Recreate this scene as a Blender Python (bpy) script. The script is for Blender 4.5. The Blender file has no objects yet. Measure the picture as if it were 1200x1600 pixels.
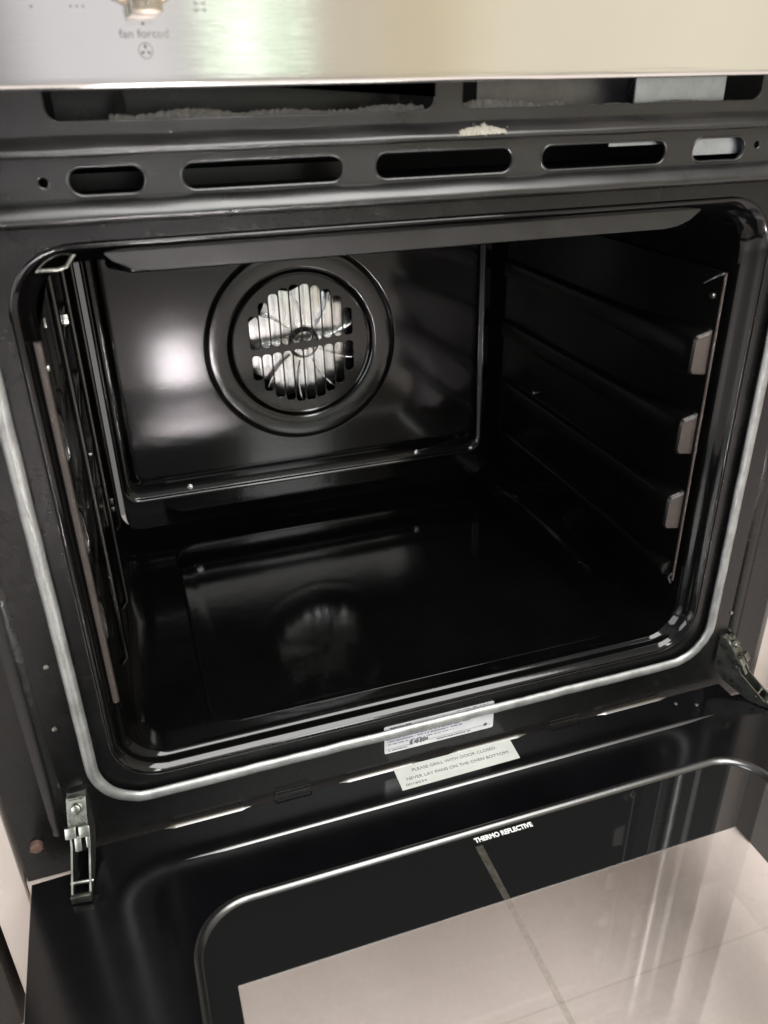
import bpy, bmesh, math, random
from mathutils import Vector, Matrix
random.seed(7)
PI = math.pi
SC = bpy.context.scene
COL = SC.collection

# ------------------------------------------------------------------ camera
R = [[0.9482890473628668, -0.3169864886646679, -0.016353857516535716],
     [-0.16309456755519386, -0.4424133012383269, -0.8818563561722451],
     [0.2723013857577869, 0.8389219492249858, -0.4712344622615572]]
cam_d = bpy.data.cameras.new('camera'); cam = bpy.data.objects.new('camera', cam_d); COL.objects.link(cam)
M = Matrix(((R[0][0], -R[1][0], -R[2][0], -0.17778633),
            (R[0][1], -R[1][1], -R[2][1], -0.43775734),
            (R[0][2], -R[1][2], -R[2][2], 0.42966107), (0, 0, 0, 1)))
cam.matrix_world = M
cam_d.sensor_fit = 'VERTICAL'; cam_d.sensor_height = 24.0
cam_d.lens = 24.0 * 1282.15 / 1600
cam_d.clip_start = 0.01; cam_d.clip_end = 60
cam_d.dof.use_dof = True; cam_d.dof.focus_distance = 0.62; cam_d.dof.aperture_fstop = 5.6
SC.camera = cam

# ------------------------------------------------------------------ view
SC.view_settings.view_transform = 'Standard'; SC.view_settings.look = 'None'
SC.view_settings.exposure = 0; SC.view_settings.gamma = 1
SC.cycles.max_bounces = 10; SC.cycles.glossy_bounces = 6; SC.cycles.transparent_max_bounces = 12
SC.cycles.sample_clamp_indirect = 40; SC.cycles.caustics_refractive = False

# ------------------------------------------------------------------ world: the unseen kitchen as a direction based environment
W = bpy.data.worlds.new('World'); SC.world = W; W.use_nodes = True
nt = W.node_tree; nt.nodes.clear()
def N(nt, t, **k):
    n = nt.nodes.new(t)
    for a, b in k.items():
        if a.startswith('i_'): n.inputs[a[2:].replace('_', ' ')].default_value = b
        else: setattr(n, a, b)
    return n
def math_(nt, op, a, b=None, c=None, clamp=False):
    n = nt.nodes.new('ShaderNodeMath'); n.operation = op; n.use_clamp = clamp
    for i, v in enumerate((a, b, c)):
        if v is None: continue
        if isinstance(v, (int, float)): n.inputs[i].default_value = v
        else: nt.links.new(v, n.inputs[i])
    return n.outputs[0]
def mixc(nt, f, a, b, mode='MIX'):
    n = nt.nodes.new('ShaderNodeMix'); n.data_type = 'RGBA'; n.blend_type = mode
    for s, v in ((n.inputs[0], f), (n.inputs[6], a), (n.inputs[7], b)):
        if isinstance(v, (int, float)): s.default_value = v
        elif isinstance(v, tuple): s.default_value = v if len(v) == 4 else (*v, 1)
        else: nt.links.new(v, s)
    return n.outputs[2]
def ramp(nt, f, stops, interp='LINEAR'):
    n = nt.nodes.new('ShaderNodeValToRGB'); e = n.color_ramp.elements; n.color_ramp.interpolation = interp
    while len(e) < len(stops): e.new(0.5)
    for k, (p, c) in zip(e, stops): k.position = p; k.color = (*c, 1) if len(c) == 3 else c
    nt.links.new(f, n.inputs[0]); return n.outputs[0]
tc = N(nt, 'ShaderNodeTexCoord'); sx = N(nt, 'ShaderNodeSeparateXYZ'); nt.links.new(tc.outputs['Generated'], sx.inputs[0])
X, Y, Z = sx.outputs
az = math_(nt, 'ARCTAN2', X, math_(nt, 'MULTIPLY', Y, -1.0))     # 0 = straight back into the kitchen, + = right
el = math_(nt, 'ARCSINE', Z)
azn = math_(nt, 'DIVIDE', math_(nt, 'ADD', az, PI), 2 * PI)
P = lambda slope: (math.atan(slope) + PI) / (2 * PI)
room = ramp(nt, azn, [(0.0, (.10, .10, .10)), (0.22, (.14, .14, .145)), (0.40, (.18, .18, .185)), (P(-.085), (.30, .29, .29)),
    (P(-.03), (.80, .77, .79)), (P(.095), (.88, .85, .86)), (P(.11), (.66, .64, .62)), (P(.40), (.74, .63, .44)), (P(.46), (.90, .81, .63)),
    (P(.80), (.96, .88, .70)), (0.72, (.36, .34, .30)), (0.80, (.10, .095, .09)), (1.0, (.10, .095, .09))])
# the garden seen through a window
tv = N(nt, 'ShaderNodeCombineXYZ'); nt.links.new(math_(nt, 'MULTIPLY', az, 9.0), tv.inputs[0]); nt.links.new(math_(nt, 'MULTIPLY', el, 42.0), tv.inputs[1])
no = N(nt, 'ShaderNodeTexNoise'); no.inputs['Scale'].default_value = 2.2; no.inputs['Detail'].default_value = 4; nt.links.new(tv.outputs[0], no.inputs['Vector'])
leaf = ramp(nt, no.outputs[0], [(.38, (.50, .60, .40)), (.5, (.80, .93, .70)), (.56, (1.5, 1.62, 1.4)), (.62, (3.0, 3.1, 3.0))])
inwin = math_(nt, 'MULTIPLY', math_(nt, 'GREATER_THAN', az, math.atan(.13)), math_(nt, 'LESS_THAN', az, math.atan(.25)))
inwin = math_(nt, 'MULTIPLY', inwin, math_(nt, 'MULTIPLY', math_(nt, 'LESS_THAN', el, .5), math_(nt, 'GREATER_THAN', el, -.10)))
frame_ = math_(nt, 'MULTIPLY', math_(nt, 'GREATER_THAN', az, math.atan(.145)), math_(nt, 'LESS_THAN', az, math.atan(.155)))
col = mixc(nt, inwin, room, leaf)
# ceiling above, darker joinery towards the ground
up = math_(nt, 'MULTIPLY', math_(nt, 'SUBTRACT', el, .45), 3.0, clamp=True)
col = mixc(nt, up, col, (.50, .50, .49))
dn = math_(nt, 'MULTIPLY', math_(nt, 'ADD', el, .10), -5.0, clamp=True)
col = mixc(nt, dn, col, (.16, .155, .15))
bg = N(nt, 'ShaderNodeBackground'); bg.inputs[1].default_value = 1.0; nt.links.new(col, bg.inputs[0])
wo = N(nt, 'ShaderNodeOutputWorld'); nt.links.new(bg.outputs[0], wo.inputs[0])

# ------------------------------------------------------------------ lamps
def area(name, loc, target, sx_, sy_, power, color, spread=180):
    d = bpy.data.lights.new(name, 'AREA'); d.shape = 'RECTANGLE'; d.size = sx_; d.size_y = sy_; d.energy = power; d.color = color
    d.spread = math.radians(spread)
    o = bpy.data.objects.new(name, d); COL.objects.link(o); o.location = loc
    o.rotation_euler = (Vector(target) - Vector(loc)).to_track_quat('-Z', 'Y').to_euler()
    return o
area('ceiling_lamp', (0.33, -1.1, 1.75), (0.1, 0, 0), 1.15, 1.3, 54, (1.0, .975, .945))
area('low_side_fill', (-1.6, -1.5, .55), (0, 0, 0), .9, 1.1, 17, (.95, 1.0, 1.0))  # added side light, set low to brighten the floor under the door
area('garden_window', (.58, -3.0, 1.75), (0, 0, .3), .40, 1.0, 20, (.97, 1.0, .97))
fp = area('floor_patch_light', (-.030, -1.22, 1.5), (-.030, -1.22, -.3), .105, 1.20, 25, (.90, .93, 1.0), 4); fp.rotation_euler = (0, 0, .06)  # added narrow beam; its floor strip mirrors as the rear panel's bright blob
area('near_floor_patch_light', (-.052, -.74, 1.5), (-.052, -.74, -.3), .105, .34, 22, (.90, .93, 1.0), 4)  # second added beam, brightens the lower blob on the rear panel

# ------------------------------------------------------------------ materials
def mat(name, base, rough=.5, metal=0, ior=1.5, bump=None, var=None, coat=0, aniso=None):
    m = bpy.data.materials.new(name); m.use_nodes = True; t = m.node_tree; b = t.nodes['Principled BSDF']
    b.inputs['Base Color'].default_value = (*base, 1); b.inputs['Roughness'].default_value = rough
    b.inputs['Metallic'].default_value = metal; b.inputs['IOR'].default_value = ior; b.inputs['Coat Weight'].default_value = coat
    tcn = t.nodes.new('ShaderNodeTexCoord')
    if var:   # (scale, amount, roughness amount)
        n = t.nodes.new('ShaderNodeTexNoise'); n.inputs['Scale'].default_value = var[0]; n.inputs['Detail'].default_value = 6
        n.inputs['Roughness'].default_value = .65
        t.links.new(tcn.outputs['Object'], n.inputs['Vector'])
        lo = tuple(c * (1 - var[1]) for c in base); hi = tuple(min(1, c * (1 + var[1])) for c in base)
        t.links.new(ramp(t, n.outputs[0], [(.3, lo), (.7, hi)]), b.inputs['Base Color'])
        t.links.new(math_(t, 'ADD', math_(t, 'MULTIPLY', math_(t, 'SUBTRACT', n.outputs[0], .5), var[2]), rough, clamp=True), b.inputs['Roughness'])
    if bump:  # (scale vec, strength, distance)
        mp = t.nodes.new('ShaderNodeMapping'); mp.inputs['Scale'].default_value = bump[0]; t.links.new(tcn.outputs['Object'], mp.inputs['Vector'])
        n = t.nodes.new('ShaderNodeTexNoise'); n.inputs['Scale'].default_value = 1; n.inputs['Detail'].default_value = 3; t.links.new(mp.outputs[0], n.inputs['Vector'])
        bp_ = t.nodes.new('ShaderNodeBump'); bp_.inputs['Strength'].default_value = bump[1]; bp_.inputs['Distance'].default_value = bump[2]
        t.links.new(n.outputs[0], bp_.inputs['Height']); t.links.new(bp_.outputs[0], b.inputs['Normal'])
    return m
ENAM = mat('black_enamel', (.0025, .0024, .0024), .09, ior=1.46, bump=((60, 60, 60), .12, .0006), var=(14, .3, .08))
ENAMB = mat('back_enamel', (.0052, .0046, .0043), .105, ior=1.56, bump=((90, 90, 200), .05, .0004), var=(10, .3, .06))
FRAME = mat('frame_enamel', (.0085, .0086, .0088), .30, ior=1.6, bump=((500, 500, 500), .10, .0004), var=(30, .35, .20))
FLANGE = mat('satin_enamel', (.0035, .0035, .0036), .27, ior=1.46, var=(25, .3, .15))
RAIL = mat('rail_enamel', (.0026, .0024, .0023), .30, ior=1.36, var=(20, .3, .12))
DOOR = mat('door_enamel', (.003, .003, .0036), .15, ior=1.5, bump=((40, 40, 40), .08, .0006), var=(12, .3, .10))
BEADM = mat('door_bead', (.010, .0095, .0085), .26, metal=.0, ior=2.0, var=(20, .2, .12))
LIPM = mat('lit_vent_lip_enamel', (.05, .042, .028), .30, ior=2.3, var=(20, .2, .1))  # warmer, paler enamel; the light caught by the lips is put into colour
STEEL = mat('brushed_steel', (.78, .77, .75), .065, metal=1, bump=((14, 14, 1100), .16, .0003), var=(5, .04, .03))
KNOB = mat('knob_steel', (.50, .45, .37), .24, metal=1, bump=((14, 14, 1800), .2, .0003), var=(30, .1, .1))
CHROME = mat('dark_chrome', (.07, .07, .07), .24, metal=1, var=(20, .3, .2))
ZINC = mat('zinc', (.33, .335, .30), .30, metal=1, var=(120, .3, .25))
GALVD = mat('dull_galvanised_sheet', (.26, .26, .27), .42, metal=1, var=(60, .25, .2))
GALV = mat('galvanised_sheet', (.44, .48, .54), .34, metal=1, var=(60, .25, .2))
ALU = mat('fan_aluminium', (.93, .94, .95), .24, metal=1, bump=((240, 240, 14), .30, .0012), var=(50, .12, .2))
BLACK = mat('matt_black', (.004, .004, .004), .7)  # near-black for the fan housing, duct walls and tabs
GASK = mat('gasket_braid', (.30, .305, .30), .36, metal=.6, bump=((1300, 1300, 1300), .3, .0005), var=(70, .3, .3))
PAPER = mat('label_paper', (.56, .575, .535), .5, var=(60, .06, .1))
SILV = mat('silver_label', (.66, .66, .68), .35, metal=.25, var=(60, .1, .1))
INK = mat('label_ink', (.09, .09, .10), .6)
INKB = mat('lavender_ink', (.20, .20, .30), .6)
GREY = mat('print_grey', (.13, .12, .11), .5)
WHITE = mat('print_white', (.85, .85, .84), .5)
DUST = mat('dust_fluff', (.20, .19, .175), .95, var=(400, .4, 0))
CRUMB = mat('dried_residue', (.33, .31, .26), .8, var=(700, .35, .1))
CREAM = mat('cream_laminate', (.50, .44, .40), .35, var=(3, .04, .1))
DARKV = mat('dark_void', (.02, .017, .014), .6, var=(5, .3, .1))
RUST = mat('screw_copper', (.12, .07, .055), .45, metal=.3)
RAILE = mat('lit_rail_end_enamel', (.040, .031, .027), .5, var=(60, .2, .1))  # brownish light reflected by the rail fronts is put into this colour
SCREW = mat('bright_screw', (.85, .87, .86), .22, metal=1)

def tile_mat():
    m = bpy.data.materials.new('floor_tile'); m.use_nodes = True; t = m.node_tree; b = t.nodes['Principled BSDF']
    g = t.nodes.new('ShaderNodeNewGeometry'); s = t.nodes.new('ShaderNodeSeparateXYZ'); t.links.new(g.outputs['Position'], s.inputs[0])
    def line(v, off, w):
        f = math_(t, 'FRACT', math_(t, 'DIVIDE', math_(t, 'SUBTRACT', v, off - w / 2), .60))
        return math_(t, 'LESS_THAN', f, w / .60)
    gr = math_(t, 'MAXIMUM', math_(t, 'MULTIPLY', line(s.outputs[0], -.21, .002), .20), math_(t, 'MULTIPLY', line(s.outputs[1], -.100, .002), .20))
    n = t.nodes.new('ShaderNodeTexNoise'); n.inputs['Scale'].default_value = 5; n.inputs['Detail'].default_value = 7; t.links.new(g.outputs['Position'], n.inputs['Vector'])
    tile = ramp(t, n.outputs[0], [(.3, (.66, .585, .555)), (.7, (.74, .67, .64))])
    t.links.new(mixc(t, gr, tile, (.24, .21, .18)), b.inputs['Base Color']); b.inputs['Roughness'].default_value = .35
    return m
TILE = tile_mat()

def glass_mat(name, tint, opaque):
    # thin pane: clear part lets light straight through, printed part is nearly opaque black ceramic
    m = bpy.data.materials.new(name); m.use_nodes = True; t = m.node_tree; t.nodes.clear()
    out = t.nodes.new('ShaderNodeOutputMaterial')
    tr = t.nodes.new('ShaderNodeBsdfTransparent'); tr.inputs[0].default_value = (*tint, 1)
    gl = t.nodes.new('ShaderNodeBsdfGlossy'); gl.inputs['Roughness'].default_value = .035; gl.inputs[0].default_value = (1, 1, 1, 1)
    fr = t.nodes.new('ShaderNodeFresnel'); g_ = t.nodes.new('ShaderNodeNewGeometry'); t.links.new(math_(t, 'ADD', math_(t, 'MULTIPLY', g_.outputs['Backfacing'], 1 / 1.8 - 1.8), 1.8), fr.inputs[0])
    body = tr.outputs[0]
    dg = t.nodes.new('ShaderNodeBsdfDiffuse'); dg.inputs[0].default_value = (.5, .48, .44, 1); gp_ = t.nodes.new('ShaderNodeNewGeometry')
    dn_ = t.nodes.new('ShaderNodeTexNoise'); dn_.inputs['Scale'].default_value = 38; dn_.inputs['Detail'].default_value = 9; dn_.inputs['Roughness'].default_value = .75; t.links.new(gp_.outputs['Position'], dn_.inputs['Vector'])
    dm = t.nodes.new('ShaderNodeMixShader'); t.links.new(ramp(t, dn_.outputs[0], [(.45, (.0,) * 3), (.75, (.10,) * 3)]), dm.inputs[0]); t.links.new(tr.outputs[0], dm.inputs[1]); t.links.new(dg.outputs[0], dm.inputs[2]); body = dm.outputs[0]
    if opaque > 0:
        df = t.nodes.new('ShaderNodeBsdfDiffuse'); df.inputs[0].default_value = (.011, .011, .0112, 1)
        mx = t.nodes.new('ShaderNodeMixShader'); mx.inputs[0].default_value = opaque
        t.links.new(tr.outputs[0], mx.inputs[1]); t.links.new(df.outputs[0], mx.inputs[2]); body = mx.outputs[0]
    m2 = t.nodes.new('ShaderNodeMixShader'); t.links.new(fr.outputs[0], m2.inputs[0])
    t.links.new(body, m2.inputs[1]); t.links.new(gl.outputs[0], m2.inputs[2]); t.links.new(m2.outputs[0], out.inputs[0])
    return m
GLASS = glass_mat('door_glass_clear', (.985, .98, .975), 0)
BORDER = glass_mat('door_glass_print', (.97, .97, .97), .972)
def film_mat():
    m = bpy.data.materials.new('dried_film'); m.use_nodes = True; t = m.node_tree; t.nodes.clear()
    out = t.nodes.new('ShaderNodeOutputMaterial'); tr = t.nodes.new('ShaderNodeBsdfTransparent')
    df = t.nodes.new('ShaderNodeBsdfDiffuse'); df.inputs[0].default_value = (.17, .155, .125, 1)
    g = t.nodes.new('ShaderNodeNewGeometry'); n = t.nodes.new('ShaderNodeTexNoise'); n.inputs['Scale'].default_value = 260; t.links.new(g.outputs['Position'], n.inputs['Vector'])
    f = ramp(t, n.outputs[0], [(.3, (.22,) * 3), (.7, (.42,) * 3)])
    mx = t.nodes.new('ShaderNodeMixShader'); t.links.new(f, mx.inputs[0]); t.links.new(tr.outputs[0], mx.inputs[1]); t.links.new(df.outputs[0], mx.inputs[2]); t.links.new(mx.outputs[0], out.inputs[0])
    return m
FILM = film_mat()

# ------------------------------------------------------------------ builders
def tag(o, label=None, cat=None, group=None, kind=None):
    for k, v in (('label', label), ('category', cat), ('group', group), ('kind', kind)):
        if v: o[k] = v
    return o
def root(name, loc, **k):
    o = bpy.data.objects.new(name, None); COL.objects.link(o); o.location = loc; o.empty_display_size = .05
    return tag(o, **k)
def link(name, me, m, parent=None):
    me.name = name; o = bpy.data.objects.new(name, me); COL.objects.link(o)
    if m: me.materials.clear(); me.materials.append(m)
    if parent:
        o.parent = parent
        if parent.type == 'EMPTY': o.matrix_parent_inverse = Matrix.Translation(-parent.location)
    return o
class MB:
    def __init__(s): s.v = []; s.f = []
    def add(s, v, f):
        b = len(s.v); s.v += [tuple(p) for p in v]; s.f += [tuple(i + b for i in q) for q in f]; return s
    def loft(s, rings, cap0=False, cap1=False, close=True):
        n = len(rings[0]); v = [p for r in rings for p in r]; f = []
        for i in range(len(rings) - 1):
            for j in range(n if close else n - 1):
                k = (j + 1) % n; f.append((i * n + j, i * n + k, (i + 1) * n + k, (i + 1) * n + j))
        if cap0: f.append(tuple(range(n))[::-1])
        if cap1: f.append(tuple((len(rings) - 1) * n + j for j in range(n)))
        return s.add(v, f)
    def tube(s, pts, r, seg=10, closed=False, cap=True, flat=None):
        pts = [Vector(p) for p in pts]; n = len(pts); rings = []; prev = None
        for i, p in enumerate(pts):
            a = pts[i - 1] if (i > 0 or closed) else p; b = pts[(i + 1) % n] if (i < n - 1 or closed) else p
            d = (b - a).normalized()
            if prev is None:
                u = Vector((0, 1, 0)) if abs(d.y) < .9 else Vector((1, 0, 0))
                if flat: u = Vector(flat)
            else: u = prev
            u = (u - d * u.dot(d)).normalized(); w = d.cross(u); prev = u
            rr = r(i / (n - 1)) if callable(r) else r
            ru, rw = (rr if isinstance(rr, tuple) else (rr, rr))
            rings.append([p + u * math.cos(t) * ru + w * math.sin(t) * rw for t in (2 * PI * k / seg for k in range(seg))])
        if closed: rings.append(rings[0])
        return s.loft(rings, cap and not closed, cap and not closed)
    def cyl(s, a, b, r, seg=24, r2=None, bev=0):
        a, b = Vector(a), Vector(b); d = (b - a).normalized(); r2 = r if r2 is None else r2
        u = d.orthogonal().normalized(); w = d.cross(u)
        st = [(a, r), (b, r2)] if not bev else [(a, r), (b - d * bev, r2), (b - d * bev * .3, r2 - bev * .3), (b, r2 - bev)]
        return s.loft([[p + (u * math.cos(t) + w * math.sin(t)) * q for t in (2 * PI * k / seg for k in range(seg))] for p, q in st], True, True)
    def box(s, x0, x1, y0, y1, z0, z1, mtx=None, bev=0):
        bm = bmesh.new(); bmesh.ops.create_cube(bm, size=1)
        for v in bm.verts: v.co = Vector(((x0 + x1) / 2 + v.co.x * (x1 - x0), (y0 + y1) / 2 + v.co.y * (y1 - y0), (z0 + z1) / 2 + v.co.z * (z1 - z0)))
        if bev: bmesh.ops.bevel(bm, geom=bm.edges[:], offset=bev, segments=2, affect='EDGES', profile=.6)
        if mtx: bm.transform(mtx)
        bm.verts.index_update()
        s.add([v.co[:] for v in bm.verts], [[v.index for v in f.verts] for f in bm.faces]); bm.free(); return s
    def build(s, name, m, parent=None, smooth=True, angle=35):
        me = bpy.data.meshes.new(name); me.from_pydata(s.v, [], s.f); me.update()
        bm = bmesh.new(); bm.from_mesh(me); bmesh.ops.recalc_face_normals(bm, faces=bm.faces[:])
        if smooth:
            for f in bm.faces: f.smooth = True
            for e in bm.edges:
                if len(e.link_faces) == 2 and e.calc_face_angle() > math.radians(angle): e.smooth = False
        bm.to_mesh(me); bm.free()
        return link(name, me, m, parent)
def rrect(x0, x1, z0, z1, r, n=8):
    rs = r if isinstance(r, (list, tuple)) else [r] * 4      # bl, br, tr, tl
    out = []
    for (cx, cz, a0), rr in zip((((x0), (z0), PI), ((x1), (z0), 1.5 * PI), ((x1), (z1), 0), ((x0), (z1), .5 * PI)), rs):
        ox = cx + (rr if cx == x0 else -rr); oz = cz + (rr if cz == z0 else -rr)
        for k in range(n + 1):
            a = a0 + (PI / 2) * k / n; out.append((ox + rr * math.cos(a), oz + rr * math.sin(a)))
    return out
def plate(name, outer, holes, y, th, bev, m, parent=None, fn=None):
    """sheet in the XZ plane with punched holes and rounded punched edges; front face at y"""
    cu = bpy.data.curves.new('tmp', 'CURVE'); cu.dimensions = '2D'; cu.fill_mode = 'BOTH'
    for lp in [outer] + holes:
        sp = cu.splines.new('POLY'); sp.points.add(len(lp) - 1)
        for q, (a, b) in zip(sp.points, lp): q.co = (a, b, 0, 1)
        sp.use_cyclic_u = True
    cu.extrude = max(th / 2 - bev, 0); cu.bevel_depth = bev; cu.bevel_resolution = 2; cu.offset = -bev
    o = bpy.data.objects.new('tmp', cu); COL.objects.link(o); bpy.context.view_layer.update()
    me = bpy.data.meshes.new_from_object(o.evaluated_get(bpy.context.evaluated_depsgraph_get()))
    bpy.data.objects.remove(o); bpy.data.curves.remove(cu)
    flat_ = [abs(f.normal.z) > .999 for f in me.polygons]
    for v in me.vertices:
        a, b, c = v.co; p = (a, y + th / 2 - c, b); v.co = fn(*p) if fn else p
    bm = bmesh.new(); bm.from_mesh(me); bm.faces.ensure_lookup_table()
    for f, q in zip(bm.faces, flat_): f.smooth = not q
    bmesh.ops.remove_doubles(bm, verts=bm.verts[:], dist=1e-6); bmesh.ops.recalc_face_normals(bm, faces=bm.faces[:])
    for e in bm.edges:
        if len(e.link_faces) == 2 and e.calc_face_angle() > math.radians(40): e.smooth = False
    bm.to_mesh(me); bm.free()
    return link(name, me, m, parent)
def text_mesh(body, size, bold=0):
    cu = bpy.data.curves.new('tmp', 'FONT'); cu.body = body; cu.size = size; cu.align_x = 'CENTER'; cu.align_y = 'CENTER'; cu.offset = bold; cu.extrude = .00004
    o = bpy.data.objects.new('tmp', cu); COL.objects.link(o); bpy.context.view_layer.update()
    me = bpy.data.meshes.new_from_object(o.evaluated_get(bpy.context.evaluated_depsgraph_get()))
    bpy.data.objects.remove(o); bpy.data.curves.remove(cu); return me
def text(name, body, size, mtx, m, parent, width=None, bold=0):
    me = text_mesh(body, size, bold)
    if width:
        xs = [v.co.x for v in me.vertices]; k = width / (max(xs) - min(xs)); me.transform(Matrix.Diagonal((k, 1, 1, 1)))
    me.transform(mtx); return link(name, me, m, parent)
FRONT = lambda x, y, z: Matrix.Translation((x, y, z)) @ Matrix.Rotation(PI / 2, 4, 'X')
TOP = lambda x, y, z, a=0: Matrix.Translation((x, y, z)) @ Matrix.Rotation(a, 4, 'Z')
XZ = lambda pts, y: [(a, y, b) for a, b in pts]
XY = lambda pts, z: [(a, b, z) for a, b in pts]
circ = lambda cx, cz, r, n=64: [(cx + r * math.cos(2 * PI * k / n), cz + r * math.sin(2 * PI * k / n)) for k in range(n)]

# ------------------------------------------------------------------ setting
g = MB().box(-3, 3, -4, .9, -.28, -.24).build('floor', TILE, smooth=False); tag(g, kind='structure')

# ------------------------------------------------------------------ cabinets round the oven
c = root('kitchen_cabinet', (-.312, .25, -.30), label='cream cabinet panel standing left of the open oven, dark gap beyond it', cat='cabinet')
MB().box(-.3235, -.3010, .001, .52, -.239, .60, bev=.0012).build('side_panel', CREAM, c)
MB().box(-.300, -.2705, .004, .52, -.078, -.0605, bev=.001).build('shelf_end', CREAM, c)
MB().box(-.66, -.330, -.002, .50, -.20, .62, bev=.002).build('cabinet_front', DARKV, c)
c = root('kitchen_cabinet', (.45, .2, -.30), label='cream cabinet standing right of the open oven', cat='cabinet')
MB().box(.3035, .325, .001, .52, -.239, .60, bev=.0012).build('side_panel', CREAM, c)
MB().box(.3262, .70, -.022, .0, -.239, -.040, bev=.002).build('drawer_front', CREAM, c)
MB().box(.3262, .70, -.022, .0, -.036, .60, bev=.002).build('cabinet_door', CREAM, c)
k = MB().box(-.299, .302, .03, .05, -.239, -.085).build('kickboard', CREAM); tag(k, 'cream kick board under the oven at the floor', 'kickboard')

# ------------------------------------------------------------------ the oven
OV = root('oven', (0, .25, -.058), label='built-in black enamel oven with steel control panel and its door hanging open', cat='oven')

# steel control panel (facia)
prof = [(.000, .4262), (-.014, .4255), (-.0203, .4255), (-.0212, .4258), (-.0218, .4266), (-.022, .4280), (-.022, .434), (-.022, .575), (-.020, .577), (0, .577)]; prof[0] = (.0, .4255)
fac = MB().loft([[(x, y, z) for y, z in prof] for x in [-.2985 + .597 * i / 20 for i in range(21)]], True, True, True).build('control_panel', STEEL, OV)
tag(fac, 'brushed stainless steel control panel along the top')
def knob(cx, cz, ang, label):
    b = MB(); y0 = -.0222
    b.cyl((cx, y0, cz), (cx, y0 - .006, cz), .0235, 48, bev=.002)
    m_ = Matrix.Translation((cx, 0, cz)) @ Matrix.Rotation(ang, 4, 'Y')
    b.box(-.0062, .0062, y0 - .026, y0 - .004, -.0265, .0265, m_, bev=.0012)
    o = b.build('control_knob', KNOB, OV); tag(o, label)
    q = MB().box(-.0005, .0005, y0 - .0264, y0 - .0258, -.024, -.014, m_).build('pointer_line', GREY, o)
knob(-.1457, .4790, 0, 'brass coloured steel function knob')
knob(-.2195, .4770, .5, 'steel knob at the left end')
yf = -.0221
text('lettering', 'fan forced', .0048, FRONT(-.1462, yf, .4462), GREY, fac, .0205)
def symbols():
    b = MB(); cx, cz = -.1465, .4400; r = .0031
    b.loft([XZ(circ(cx, cz, r, 32), yf), XZ(circ(cx, cz, r - .00035, 32), yf)])
    for k in range(3):
        a = PI / 2 + k * 2 * PI / 3; p = lambda rr, da: (cx + rr * math.cos(a + da), yf - .00003, cz + rr * math.sin(a + da))
        b.add([p(.0004, 0), p(.0018, -.42), p(.0025, 0), p(.0018, .42)], [(0, 1, 2, 3)])
    b.build('fan_symbol', GREY, fac, smooth=False)
    def dot(x, z, r_=.00062): MB().add([(x, yf, z)] + XZ(circ(x, z, r_, 12), yf), [(0, 1 + i, 1 + (i + 1) % 12) for i in range(12)]).build('printed_dot', GREY, fac, smooth=False)
    dot(-.1463, .4500); dot(-.1895, .4560)
    for d in (-.0024, 0, .0024): dot(-.1718 + d, .4562, .0005)
    b = MB()
    for sx_ in (-1, 1):
        for sz_ in (-1, 1):
            x, z = -.1216 + sx_ * .0013, .4562 + sz_ * .0013
            b.box(x - .0009, x + .0009, yf - .00004, yf, z - .0002, z + .0002); b.box(x + sx_ * .0007 - .0002, x + sx_ * .0007 + .0002, yf - .00005, yf, z - .0009, z + .0009)
    b.build('grill_symbol', GREY, fac, smooth=False)
symbols()

# pressed steel front frame: upper flange with two vent openings
HW = .2975
def slotpts(x0, x1, z0, z1, r=None): return rrect(x0, x1, z0, z1, r or (z1 - z0) / 2 * .98, 6)
plate('upper_flange', rrect(-HW, HW, .4065, .4330, .0004, 2),
      [rrect(-.1925, -.0045, .4128, .4325, [.006, .006, .0002, .0002], 6), rrect(.0115, .1995, .4128, .4325, [.003, .006, .0002, .0002], 6)], 0, .0016, .0006, FRAME, OV)
slots = [(-.1875, -.1535), (-.1350, -.0545), (-.0360, .0415), (.0605, .1395), (.1590, .1945)]
holes = [slotpts(a, b, .3812, .3928) for a, b in slots] + [circ(-.1992, .3872, .0021, 14), circ(.2040, .3885, .0018, 14)]
plate('slotted_strip', rrect(-HW, HW, .3775, .3990, .0004, 2), holes, .0012, .0016, .0007, FRAME, OV)
b = MB()
for a, c_ in slots:
    pts = slotpts(a - .0009, c_ + .0009, .3803, .3937)
    b.tube([(x, .0016, z) for x, z in pts], .0008, 8, closed=True)
b.build('slot_lips', FRAME, OV)
# folded ridges
def fold(name, prof, m=FRAME):
    xs = [-HW + 2 * HW * i / 60 for i in range(61)]; rg = []
    for x in xs: rg.append([(x, y, z + .00015 * math.sin(x * 90 + z * 400)) for y, z in prof])
    return MB().loft(rg, False, False, False).build(name, m, OV, angle=60)
fold('upper_ridge', [(.0002, .4072), (-.0006, .4062), (-.0022, .4048), (-.0036, .4034), (-.0050, .4018), (-.0060, .4006), (-.0060, .3994), (-.0050, .3984), (-.0030, .3978), (.0000, .3976), (.0020, .3976)])
fold('lower_ridge', [(.0022, .3792), (.0002, .3790), (-.0014, .3784), (-.0034, .3768), (-.0050, .3750), (-.0062, .3732), (-.0068, .3716), (-.0064, .3700), (-.0050, .3688), (-.0028, .3682), (.0005, .3680), (.0014, .3679)])
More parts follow.
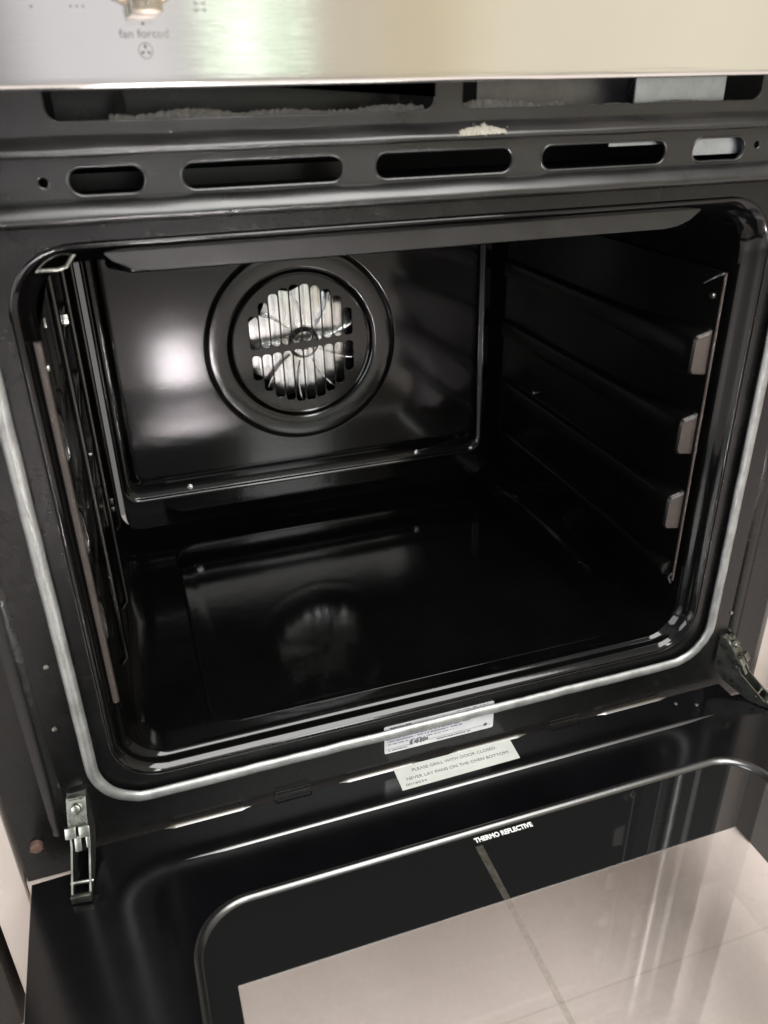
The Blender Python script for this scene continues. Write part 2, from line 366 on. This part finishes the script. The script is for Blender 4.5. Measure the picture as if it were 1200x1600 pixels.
# lower frame with the big opening
OPN = lambda e=0: rrect(-.2245 - e, .2245 + e, .0145 - e, .3575 + e, [.030 + e] * 2 + [.034 + e] * 2, 10)
plate('front_frame', rrect(-HW, HW, -.0560, .3678, .001, 2), [OPN(.0025), circ(-.2855, -.0235, .004, 16), circ(.2875, -.0235, .004, 16)], 0, .0014, .0004, FLANGE, OV)
for sx_ in (-1, 1):     # soft vertical folds down each side
    pr = [(.2615, .0003), (.2640, -.0012), (.2680, -.0020), (.2720, -.0012), (.2745, .0003)]
    MB().loft([[(sx_ * x, y, z) for x, y in pr] for z in [-.02 + .385 * i / 10 for i in range(11)]], False, False, False).build('side_fold', FLANGE, OV)
for x, z in ((-.2515, .118), (-.2560, .0700), (.2620, .0350)): MB().cyl((x, .0006, z), (x, -.0010, z), .0016, 12, bev=.0005).build('rivet', ZINC, OV)
for x, z, m_ in ((-.2855, -.0235, RUST),):
    b = MB().cyl((x, .001, z), (x, -.0045, z), .0042, 20, bev=.0016); b.box(x - .004, x + .004, -.0050, -.0044, z - .0006, z + .0006)
    tag(b.build('mounting_screw', m_, OV), 'dull copper mounting screw at the frame edge')

# gasket: braided seal, open at the top behind the ridge
gp = rrect(-.240, .240, 0.000, .3690, [.034] * 2 + [.03] * 2, 12); gp = [(.240, .366)] + [(x, z) for x, z in gp if z < .2 and x > 0][::-1] + [(x, z) for x, z in gp if z < .2 and x < 0][::-1] + [(-.240, .366)]
gpts = [(x, -.0042, z) for x, z in gp]
def gr(t): return (.0028, .0040)
fine = []
for i in range(len(gpts) - 1):
    a, c_ = Vector(gpts[i]), Vector(gpts[i + 1]); n = max(1, int((c_ - a).length / .012))
    for k in range(n):
        p = a.lerp(c_, k / n); fine.append(p + Vector((random.uniform(-1, 1), random.uniform(-1, 1), random.uniform(-1, 1))) * .00018)
MB().tube(fine, gr, 12).build('door_gasket', GASK, OV)

# cavity: rolled lip, throat, long box
b = MB()
def ring(y, e, zf, zt, r, l=0): return XZ(rrect(-.2245 + e - l, .2245 - e, zf, zt, r, 10), y)
rg = [ring(.0016, -.0024, .0121, .3600, .032), ring(-.0001, -.0016, .0129, .3591, .0317), ring(-.0007, -.0006, .0139, .3581, .031), ring(-.0003, .0002, .0148, .3573, .0305), ring(.0032, .0030, .0176, .3545, .029), ring(.0044, .0036, .0181, .3538, .0285),
      ring(.0070, .0050, .0180, .3525, .0285), ring(.0088, .0066, .0184, .3512, .028), ring(.0096, .0074, .0190, .3504, .027), ring(.0112, .0086, .0203, .3494, .026), ring(.0122, .0092, .0205, .3488, .026), ring(.0138, .0098, .0196, .3486, .026, .004),
      ring(.0200, .0120, .0170, .3500, .026, .008), ring(.05, .0200, .0155, .3540, .026, .0165), ring(.18, .0215, .0155, .3560, .026, .017), ring(.325, .0225, .0160, .3560, .026, .0165), ring(.338, .030, .024, .348, .020, .010)]
b.loft(rg, False, False); b.build('cavity_liner', ENAM, OV, angle=60)
plate('cavity_rear', rrect(-.200, .200, .018, .352, .02, 8), [circ(-.0095, .1986, .088)], .3365, .0012, .0003, ENAM, OV)
# floor pad embossed in the cavity bottom
b = MB(); F = lambda e, z: XY(rrect(-.160 + e, .176 - e, .028 + e, .300 - e, .022, 8), z)
b.loft([F(0, .0156), F(.0006, .0164), F(.0014, .0169), F(.0026, .0171), F(.0050, .0169), F(.008, .0167)], False, True).build('floor_pan', ENAM, OV, angle=60)
# side liners with four shelf rails each
for s in (-1, 1):
    xo = .2015 if s > 0 else .2165; pk = 1 if s > 0 else .28; RM = ENAM if s < 0 else RAIL
    b = MB().box(xo, xo + .0016, .0065, .318, .076, .3125, bev=.0006)
    if s < 0: b.v = [(-x, y, z) for x, y, z in b.v]
    ln_ = b.build('side_liner', RM, OV)
    MB().tube([(s * (xo + .0008), .0060, .0765 + .2355 * i / 12) for i in range(13)], .0010 if s > 0 else .0022, 8).build('liner_edge', RAILE, ln_)  # edge tube, its pale reflection put into the colour
    for zt in (.2722, .2125, .1510, .0915):
        hb = .030 if zt > .1 else .012
        pr = [(xo + .0004, zt + .004), (xo - .002, zt + .0010), (xo - .0060, zt), (xo - .0105, zt - .0012), (xo - .0125, zt - .004), (xo - .0128, zt - hb + .004), (xo - .0110, zt - hb + .001), (xo - .006, zt - hb), (xo + .0004, zt - hb - .001)]
        if zt < .1: pr = [(x + .004, z) for x, z in pr]
        yy = [.0095, .0110, .0125] + [.02 + .295 * i / 6 for i in range(7)]
        sc = [.86, .97, 1.0] + [1, .55, .38, .32, .32, .32, .32]
        rg = [[(s * (xo + (x - xo) * q * pk), y, zt - hb / 2 + (z - (zt - hb / 2)) * (q if y < .013 else .35 + .65 * q)) for x, z in pr] for y, q in zip(yy, sc)]
        MB().loft(rg, True, True).build('shelf_rail', RM, ln_, angle=50)
        if zt > .1 and s > 0:
            fr_ = [(s * (xo + (x - xo) * .95 * pk), z) for x, z in pr]
            MB().loft([[(x, .0094, zt - hb / 2 + (z - zt + hb / 2) * .92) for x, z in fr_], [(x, .0086, zt - hb / 2 + (z - zt + hb / 2) * .86) for x, z in fr_]], True, True).build('rail_end', RAILE, ln_, angle=30)
    for (y, z) in ((.0135, .296), (.24, .262), (.245, .150)):
        MB().cyl((s * (xo + .0002), y, z), (s * (xo - .002), y, z), .0022, 12, bev=.0007).build('rivet', ZINC, ln_)
    if s < 0:
        for y, xx in ((.075, -.2100), (.150, -.2060), (.285, -.2050)):
            MB().tube([(xx - .004, y, .338), (xx, y, .332), (xx, y, .20), (xx, y, .060), (xx - .004, y, .054)], .0022, 10).build('streak_rod', CHROME, ln_)  # added rods standing in for the streaked reflections on this wall
        for y, z, q in ((.300, .0770, .0036), (.300, .0690, .0026), (.10, .3000, .0030)):
            MB().box(-.2110, -.2110 + 2 * q, y - .002, y, z - q, z + q, bev=.0006).build('glint_block', SCREW, ln_)  # bright blocks added for the small white highlights on the left wall
# hook at the top of the right side liner
MB().tube([(.2012, .007, .3115), (.1985, .0075, .3110), (.1955, .010, .3085), (.1925, .014, .3050)], lambda t: .0011 - .0004 * t, 8).build('liner_hook', FRAME, OV)
MB().tube([(.2012, .0065, .083), (.1985, .0068, .080), (.2010, .0065, .0740)], .0011, 8).build('liner_hook', FRAME, OV)

# rear panel, leaning back slightly towards the top
TZ = lambda x, y, z: (x, y + .030 * (z - .2), z)
PO = lambda e: rrect(-.2000 + e, .1850 - e, .0570 + e, .350 - e, max(.016 - e * .4, .004), 8)
PI_ = lambda e: rrect(-.1855 + e, .1740 - e, .0800 + e, .346 - e, .010, 8)
b = MB(); rg = [XZ(PO(0), .3360), XZ(PO(.0002), .3310), XZ(PO(.0006), .3290), XZ(PO(.0014), .3280), XZ(PO(.0024), .3281), XZ(PO(.0034), .3286), XZ(PO(.0044), .3293), XZ(PO(.0052), .3301), XZ(PO(.0062), .3306), XZ(PI_(-.004), .3305), XZ(PI_(-.002), .3298), XZ(PI_(-.0005), .3278), XZ(PI_(.001), .3274), XZ(PI_(.004), .3274)]
b.loft([[TZ(*p) for p in r_] for r_ in rg]); bk = b.build('rear_panel', ENAM, OV, angle=60); tag(bk, 'semi-gloss enamel rear panel with a round fan cover')
FX, FZ = -.0095, .1986
plate('rear_field', PI_(.0039), [circ(FX, FZ, .0945)], .3274, .0010, .0003, ENAMB, bk, TZ)
for x, z in ((-.1339, .0665), (.1089, .0665)):
    o = MB(); o.cyl((x, .3310, z), (x, .3262, z), .0040, 18, bev=.0020); o.box(x - .0028, x + .0028, .3258, .3262, z - .0005, z + .0005)
    o.build('screw', SCREW, bk)
# fan cover: groove, flat annulus, stepped dish
b = MB(); C_ = lambda r, y: [TZ(*p) for p in XZ(circ(FX, FZ, r, 96), y)]
b.loft([C_(.0952, .3272), C_(.0945, .3274), C_(.0941, .3300), C_(.0928, .3306), C_(.0918, .3296), C_(.0914, .3268), C_(.0906, .3263), C_(.0890, .3262), C_(.0750, .3262), C_(.0732, .3265), C_(.0712, .3274), C_(.0696, .3288), C_(.0682, .3298), C_(.0662, .3302)])
fc = b.build('fan_cover', ENAMB, OV, angle=60)
hl = []; cxs = FX + .0010
for i in range(-5, 7):
    x = cxs + (i - .5) * .0103; w = .0044; hh = math.sqrt(max(.0575 ** 2 - (abs(x - cxs) + w * .5) ** 2, 0))
    up_, lo_ = FZ + hh, FZ - hh
    mid = FZ - .0010 + (x - cxs) * .06
    if up_ - (mid + .003) > .006: hl.append(rrect(x - w, x + w, mid + .0032, up_, .0036, 5))
    if (mid - .003) - lo_ > .006: hl.append(rrect(x - w, x + w, lo_, mid - .0032, .0036, 5))
plate('fan_grille', circ(FX, FZ, .0668, 96), hl, .3298, .0012, .0005, ENAMB, fc, TZ)
b = MB(); b.loft([XZ(circ(FX, FZ, .086, 48), .338), XZ(circ(FX, FZ, .086, 48), .392)], False, True); b.build('fan_housing', BLACK, OV)
# impeller
b = MB(); yb = .350; RF = .0560
def P3(r, a, y): return (FX + .006 + r * math.cos(a), y, FZ - .004 + r * math.sin(a))
b.loft([[P3(RF * (1 + .06 * math.cos(9 * t)), t, yb) for t in (2 * PI * k / 96 for k in range(96))], [P3(RF * .70, t, yb - .0025) for t in (2 * PI * k / 96 for k in range(96))],
        [P3(.016, t, yb - .001) for t in (2 * PI * k / 96 for k in range(96))], [P3(.012, t, yb - .006) for t in (2 * PI * k / 96 for k in range(96))]], False, True)
fan = b.build('fan_impeller', ALU, OV, angle=50); tag(fan, 'bright aluminium fan wheel behind the slotted cover')
for k in range(9):
    a = k * PI / 4.5 + .2; q = MB(); pr = []
    for j in range(6):
        t = j / 5; r = .018 + (RF - .018) * t; aa = a + .16 * t * t
        pr.append([P3(r, aa, yb - .002), P3(r, aa + .03, yb - .013 * (.5 + t * .5)), P3(r, aa + .05, yb - .013 * (.5 + t * .5)), P3(r, aa + .03, yb - .002)])
    q.loft(pr, True, True); q.build('fan_blade', ALU, fan, angle=50)
MB().cyl(P3(0, 0, yb - .004), P3(0, 0, yb - .0125), .0048, 6, bev=.001).build('hub_nut', ZINC, fan)

# flap across the top of the opening
fo = [(-.1840, .3620), (-.1810, .3560), (-.1745, .3490), (-.1660, .3445), (-.1560, .3428), (.1500, .3428), (.1590, .3438), (.1680, .3470), (.1745, .3520), (.1790, .3575), (.1800, .3620)]
plate('heat_deflector', fo, [], .0060, .0012, .0005, FRAME, OV)
# grill element seen at the top left, with its wire bracket
b = MB(); b.tube([(-.2130, .0050, .3474), (-.2005, .0050, .3470), (-.1965, .0052, .3482), (-.1925, .0056, .3530), (-.1890, .006, .3565), (-.1850, .008, .3580)], .0010, 10); b.build('grill_support', ZINC, OV)
b = MB(); el_ = [(-.175, .31, .338), (-.175, .06, .338), (-.165, .045, .338), (.155, .045, .338), (.165, .06, .338), (.165, .28, .338), (.150, .295, .338), (.02, .295, .338), (.01, .28, .338), (.01, .09, .338)]
b.tube(el_, .0032, 10); b.build('grill_element', FLANGE, OV)
for x, z, dx in ((-.2080, .3535, .0020), (-.2003, .3530, .0034)):
    MB().box(x - dx, x + dx, .0125, .0137, z - .006, z + .006, bev=.0005).build('window_glint_tab', GALV, OV)  # added bright tabs standing in for the window's reflection on the wall

# ducts behind the vents
b = MB(); b.box(-.29, .29, .075, .078, .36, .440); b.box(-.29, .29, .003, .078, .4085, .4098); b.box(-.29, .29, .003, .078, .3765, .3775); b.build('duct_wall', BLACK, OV, smooth=False)
MB().box(.0345, .131, .034, .0352, .4100, .440).build('duct_panel', GALVD, OV, smooth=False)
for q_ in ((.1225, .1830, .012, .0132, .4100, .440), (.1550, .2100, .0062, .0070, .3838, .4000), (.1050, .1530, .0062, .0070, .3908, .4000)): dk = MB().box(*q_).build('duct_panel', GALV, OV, smooth=False)
dk = MB().box(.06, .15, .060, .0612, .388, .4080).build('duct_panel', GALVD, OV, smooth=False); tag(dk, 'bare galvanised sheet showing through the right vents')
b = MB(); b.box(-.190, -.006, .050, .0512, .4100, .440); b.box(-.25, -.02, .050, .0512, .3776, .3860); b.build('duct_panel', FRAME, OV, smooth=False)
for x in (.1318, -.1590):
    MB().add([(x, .028, .4100), (x - .0035, .028, .4165), (x + .0020, .028, .4270), (x + .0035, .028, .4165), (x, .0295, .4100), (x - .0035, .0295, .4165), (x + .0020, .0295, .4270), (x + .0035, .0295, .4165)],
             [(0, 1, 2, 3), (7, 6, 5, 4), (0, 4, 5, 1), (1, 5, 6, 2), (2, 6, 7, 3), (3, 7, 4, 0)]).build('duct_tab', BLACK, OV, smooth=False)

# rating label on the frame
lb = MB(); 
S = lambda pts, y: XZ(pts, y)
lb.loft([S(rrect(-.0390, .0502, -.0222, .0042, .0015, 4), -.0004), S(rrect(-.0390, .0502, -.0222, .0042, .0015, 4), -.0007)], False, True)
lab = lb.build('rating_label', SILV, OV, smooth=False); tag(lab, 'silver rating label with fine print behind the gasket')
yy = -.0008; b = MB(); b2 = MB()
def scribble(b, x0, x1, z, h, y, seed, dens=.72, wmin=.0005, wmax=.0013):
    rr = random.Random(seed); x = x0
    while x < x1:
        w = rr.uniform(wmin, wmax)
        if rr.random() < dens:
            a = rr.uniform(.55, 1) * h; b.box(x, min(x + w * .8, x1), y - .00002, y, z - a / 2, z + a / 2)
        x += w
scribble(b, -.0345, -.0175, .0019, .0020, yy, 1, .95); scribble(b, .018, .045, .0030, .0008, yy, 2)
scribble(b, -.036, -.021, -.0198, .0012, yy, 3, .95); scribble(b, .003, .032, -.0198, .0014, yy, 4, .95)
scribble(b, -.019, -.004, -.0165, .0050, yy, 5, .8); b.loft([XZ(circ(.0435, -.0175, .0016, 14), yy), XZ(circ(.0435, -.0175, .0001, 14), yy - .00001)])
scribble(b2, -.037, .030, -.0085, .0016, yy, 6, .85); scribble(b2, -.037, .024, -.0110, .0016, yy, 8, .85); scribble(b2, -.036, .02, -.0138, .0013, yy, 7)
b.box(-.037, .048, yy - .00003, yy - .00001, -.0181, -.0178)
b.build('fine_print', INK, lab, smooth=False); b2.build('tinted_print', INKB, lab, smooth=False)

# ------------------------------------------------------------------ door, lying open
D0 = -.036
door = MB()
dp = [(-.2905, -.0210), (-.2905, -.448), (-.287, -.452), (.287, -.452), (.2905, -.448), (.2905, -.0210), (.262, -.0200), (.262, -.0035), (-.262, -.0035), (-.262, -.0200)]
win = rrect(-.1950, .2300, -.4310, -.0755, [.03, .03, .032, .036], 10)
def doorplate(name, outer, holes, ztop, th, bev, m, parent):
    return plate(name, outer, holes, 0, th, bev, m, parent, lambda x, y, z: (x, z, ztop - y))
dr = doorplate('oven_door', dp, [win], D0, .0015, .0006, DOOR, OV); tag(dr, 'black enamelled inner face of the open door')
doorplate('door_body', rrect(-.2890, .2890, -.450, -.024, .003, 4), [rrect(-.1970, .2320, -.440, -.0735, .02, 8)], D0 - .0017, .026, .001, DOOR, dr)
doorplate('outer_skin', rrect(-.2975, .2975, -.456, -.030, .003, 4), [rrect(-.1970, .2320, -.440, -.0735, .02, 8)], D0 - .029, .006, .001, STEEL, dr)
MB().tube([(x, -.448, D0 - .06) for x in (-.22, 0, .22)], .008, 16).build('door_handle', STEEL, dr)
# glass: printed border and clear middle
gz = D0 - .0022; clear = rrect(-.1735, .1760, -.410, -.1315, .0006, 2)
doorplate('glass_border', rrect(-.1965, .2315, -.4325, -.0740, [.03, .03, .033, .037], 8), [rrect(-.1733, .1758, -.4098, -.1317, .0006, 2)], gz, .0006, .0001, BORDER, dr)
b = MB(); b.add([(-.1735, -.410, gz - .0008), (.1760, -.410, gz - .0008), (.1760, -.1315, gz - .0008), (-.1735, -.1315, gz - .0008)], [(0, 1, 2, 3)]); b.build('glass_pane', GLASS, dr, smooth=False)
b = MB(); b.add([(-.196, -.432, D0 - .030), (.231, -.432, D0 - .030), (.231, -.0745, D0 - .030), (-.196, -.0745, D0 - .030)], [(0, 1, 2, 3)]); b.build('outer_pane', GLASS, dr, smooth=False)
# raised beads
def xyloop(pts, z): return [(a, c_, z) for a, c_ in pts]
WB = lambda e, z: xyloop(rrect(-.1925 + e, .2275 - e, -.4285 + e, -.0762 - e, [.03 - e * .6] * 2 + [.0315 - e * .6, .0355 - e * .6], 12), D0 + z)
MB().loft([WB(-.0036, -.0003), WB(-.0024, .0004), WB(-.0012, .0007), WB(-.0004, .0006), WB(.0003, .0003), WB(.0012, -.0004), WB(.0020, -.0011), WB(.0024, -.0024)]).build('window_bead', BEADM, dr, angle=70)
def step(name, x0, x1, y, k, taper=14, m=None):
    pr = [(.0034, -.0003), (.0016, .0008), (.0004, .0013), (-.0006, .0010), (-.0020, .00005), (-.0032, -.0008), (-.0038, -.0012)]
    rg = []
    for i in range(49):
        t = i / 48; q = k * min(1, taper * t + .02, taper * (1 - t) + .02)
        rg.append([(x0 + (x1 - x0) * t, y + a * q, D0 + .0003 + c_ * q + .0006 * (q - k)) for a, c_ in pr])
    return MB().loft(rg, False, False, False).build(name, m or BEADM, dr, angle=70)
step('long_bead', -.1965, .2365, -.0345, .72)
for a, c_ in ((-.2035, -.1420), (-.0760, -.0110), (.0124, .0790), (.1430, .2100)): step('vent_lip', a, c_, -.0034, .75, 9, LIPM)
for a, c_ in ((-.1240, -.0970), (.1000, .1270)):
    MB().tube(xyloop(rrect(a, c_, -.0040, -.0005, .0016, 5), D0 + .0034), .0005, 6, closed=True).build('vent_lip', DOOR, dr)
for x, y in ((.2120, -.0130), (.2270, -.0200)): MB().cyl((x, y, D0 - .001), (x, y, D0 + .0008), .0017, 14, bev=.0005).build('rivet', ZINC, dr)
# warning sticker, lettering on the glass, dried streak
st = MB(); m_ = Matrix.Rotation(-.018, 4, 'Z')
q = [(-.0335, -.0040), (.0635, -.0045), (.0622, -.0255), (-.0338, -.0265)]
st.loft([[(x, y, D0 + .0002) for x, y in q], [(x, y, D0 + .0005) for x, y in q]], False, True)
so = st.build('warning_sticker', PAPER, dr, smooth=False); tag(so, 'off-white warning sticker near the hinge edge')
text('lettering', 'PLEASE GRILL WITH DOOR CLOSED.', .0040, TOP(.0145, -.0100, D0 + .00056, .006), INK, so, .070)
text('lettering', 'NEVER LAY PANS ON THE OVEN BOTTOM!', .0040, TOP(.0145, -.0173, D0 + .00056, .006), INK, so, .084)
text('lettering', '0016034', .0032, TOP(-.0215, -.0228, D0 + .00056, .006), INK, so, .0165)
text('glass_lettering', 'THERMO REFLECTIVE', .0052, TOP(.0205, -.0835, gz + .0003, 0), WHITE, dr, .0440, .00022)
b = MB(); b.add([(-.0032, -.0880, gz + .0002), (.0022, -.0880, gz + .0002), (.0020, -.1300, gz + .0002), (-.0024, -.1300, gz + .0002), (.0006, -.30, gz + .0002), (-.0030, -.30, gz + .0002)], [(3, 2, 1, 0), (5, 4, 2, 3)])
b.build('dried_streak', FILM, dr, smooth=False)

# hinges
def hinge(x, yaw):
    T_ = Matrix.Translation((x, 0, 0)) @ Matrix.Rotation(yaw, 4, 'Z')
    tr = lambda b: (setattr(b, 'v', [tuple(T_ @ Vector(p)) for p in b.v]), b)[1]
    h = MB(); pts = [(.001, .0150), (-.005, .0140), (-.013, .0040), (-.021, -.0130), (-.044, -.0300), (-.0455, -.0345), (-.030, -.0345), (-.008, -.0260), (.001, -.0180)]
    for dx in (-.0056, .0056): h.loft([[(dx - .0006, y, z) for y, z in pts], [(dx + .0006, y, z) for y, z in pts]], True, True)
    h.loft([[(-.0056, y, z), (.0056, y, z), (.0056, y + .001, z - .0008), (-.0056, y + .001, z - .0008)] for y, z in ((.0005, .0142), (-.0050, .0132), (-.0125, .0032), (-.0150, -.0020))], True, True)
    h.box(-.0062, .0062, -.0475, -.0450, -.0345, -.0290, bev=.0004); h.box(-.0062, .0062, -.0450, -.0405, -.0350, -.0335, bev=.0004)
    o = tr(h).build('hinge', ZINC, OV, angle=30); tag(o, 'zinc plated door hinge arm')
    m1 = Matrix.Translation((0, -.0150, -.0035)) @ Matrix.Rotation(1.05, 4, 'X'); l = MB()
    l.box(-.0078, -.0008, -.0045, .0028, .0012, .0060, m1, bev=.0007); l.box(.0008, .0078, -.0045, .0028, .0012, .0060, m1, bev=.0007)
    l.box(-.0030, .0012, -.0140, -.0040, .0005, .0028, m1, bev=.0005); l.box(.0040, .0068, -.0125, -.0040, .0005, .0024, m1, bev=.0005)
    tr(l).build('hinge_latch', ZINC, o, angle=30)
    tr(MB().cyl((0, -.0085, .0085), (0, -.0125, .0105), .0034, 14, bev=.0012)).build('hinge_nut', ZINC, o)
    tr(MB().box(-.0046, .0046, -.0072, -.0040, .0140, .0158, bev=.0005)).build('hinge_stop', ZINC, o)
    for y, z in ((-.016, -.0090), (-.036, -.0290)): tr(MB().cyl((-.0072, y, z), (.0072, y, z), .0014, 12, bev=.0004)).build('hinge_pin', ZINC, o)
hinge(-.2530, -.12); hinge(.2600, .50)

# ------------------------------------------------------------------ loose stuff
def dust(x0, x1, y0, y1, z, hmax, n, seed):
    rr = random.Random(seed); b = MB()
    for i in range(n):
        t = rr.random(); x = x0 + (x1 - x0) * t; y = rr.uniform(y0, y1)
        env = hmax * (.45 + .55 * abs(math.sin(x * 61 + seed) * math.sin(x * 23 + 1.3)) + .25 * math.sin(x * 310))
        h = abs(rr.gauss(0, .5)) * env; h = min(h, env * 1.3)
        s = rr.uniform(.00015, .0005); p = Vector((x, y, z + h))
        vs = [p + Vector((rr.uniform(-1, 1), rr.uniform(-.7, .7), rr.uniform(-.8, .8))) * s for _ in range(3)]
        b.add(vs, [(0, 1, 2)])
    # felted base
    ns = 120; a_ = []; c_ = []; d_ = []
    for i in range(ns):
        x = x0 + (x1 - x0) * i / (ns - 1); env = hmax * (.55 + .45 * abs(math.sin(x * 61 + seed) * math.sin(x * 23 + 1.3)) + rr.uniform(0, .25))
        a_.append((x, y0, z)); c_.append((x, (y0 + y1) / 2, z + env)); d_.append((x, y1, z))
    b.loft([a_, c_, d_], close=False)
    return b
b = dust(-.165, -.0055, .008, .020, .4102, .0052, 9000, 3); b.v += []
b2 = dust(.0125, .075, .006, .012, .4102, .0058, 4000, 9); b3 = dust(.075, .185, .005, .0115, .4102, .0030, 3000, 5)
b.add(b2.v, b2.f); b.add(b3.v, b3.f)
o = b.build('dust_fluff', DUST, smooth=False); tag(o, 'grey brown dust lying inside the upper vent openings', 'dust', kind='stuff')
# flake of dried residue on the ridge
rr = random.Random(4); b = MB(); n = 40
def ridge_y(z):
    P_ = [(.3994, -.0060), (.4006, -.0060), (.4018, -.0050), (.4034, -.0036), (.4048, -.0022), (.4062, -.0006), (.4080, 0)]
    for (a, ya), (c_, yc) in zip(P_, P_[1:]):
        if z <= c_: return ya + (yc - ya) * (z - a) / (c_ - a)
    return 0
rows = [[], [], [], [], []]
for i in range(n):
    t = i / (n - 1); x = .0065 + .0270 * t; z0_ = .4004 + rr.uniform(-.0002, .0003) + .0004 * t
    hgt = .0040 * max(.05, math.sin(PI * min(1, t * .93 + .06))) ** .45 + rr.uniform(-.0004, .0004) + (.0014 if .50 < t < .60 else 0)
    for q, row in zip((0, .02, .5, .98, 1), rows):
        z = z0_ + hgt * q; row.append((x + .0009 * q, ridge_y(z) - (-.0003 if q in (0, 1) else .0011 + rr.uniform(0, .0005)), z))
b.loft(rows, close=False)
for i in range(7):
    x = rr.uniform(.003, .040); z = rr.uniform(.4000, .4070); s_ = rr.uniform(.0002, .0004); y_ = ridge_y(z)
    b.box(x - s_, x + s_, y_ - s_, y_ + s_, z - s_, z + s_)
o = b.build('residue_flake', CRUMB, smooth=False); tag(o, 'beige crusty flake stuck on the ridge below the upper vent', 'residue flake')
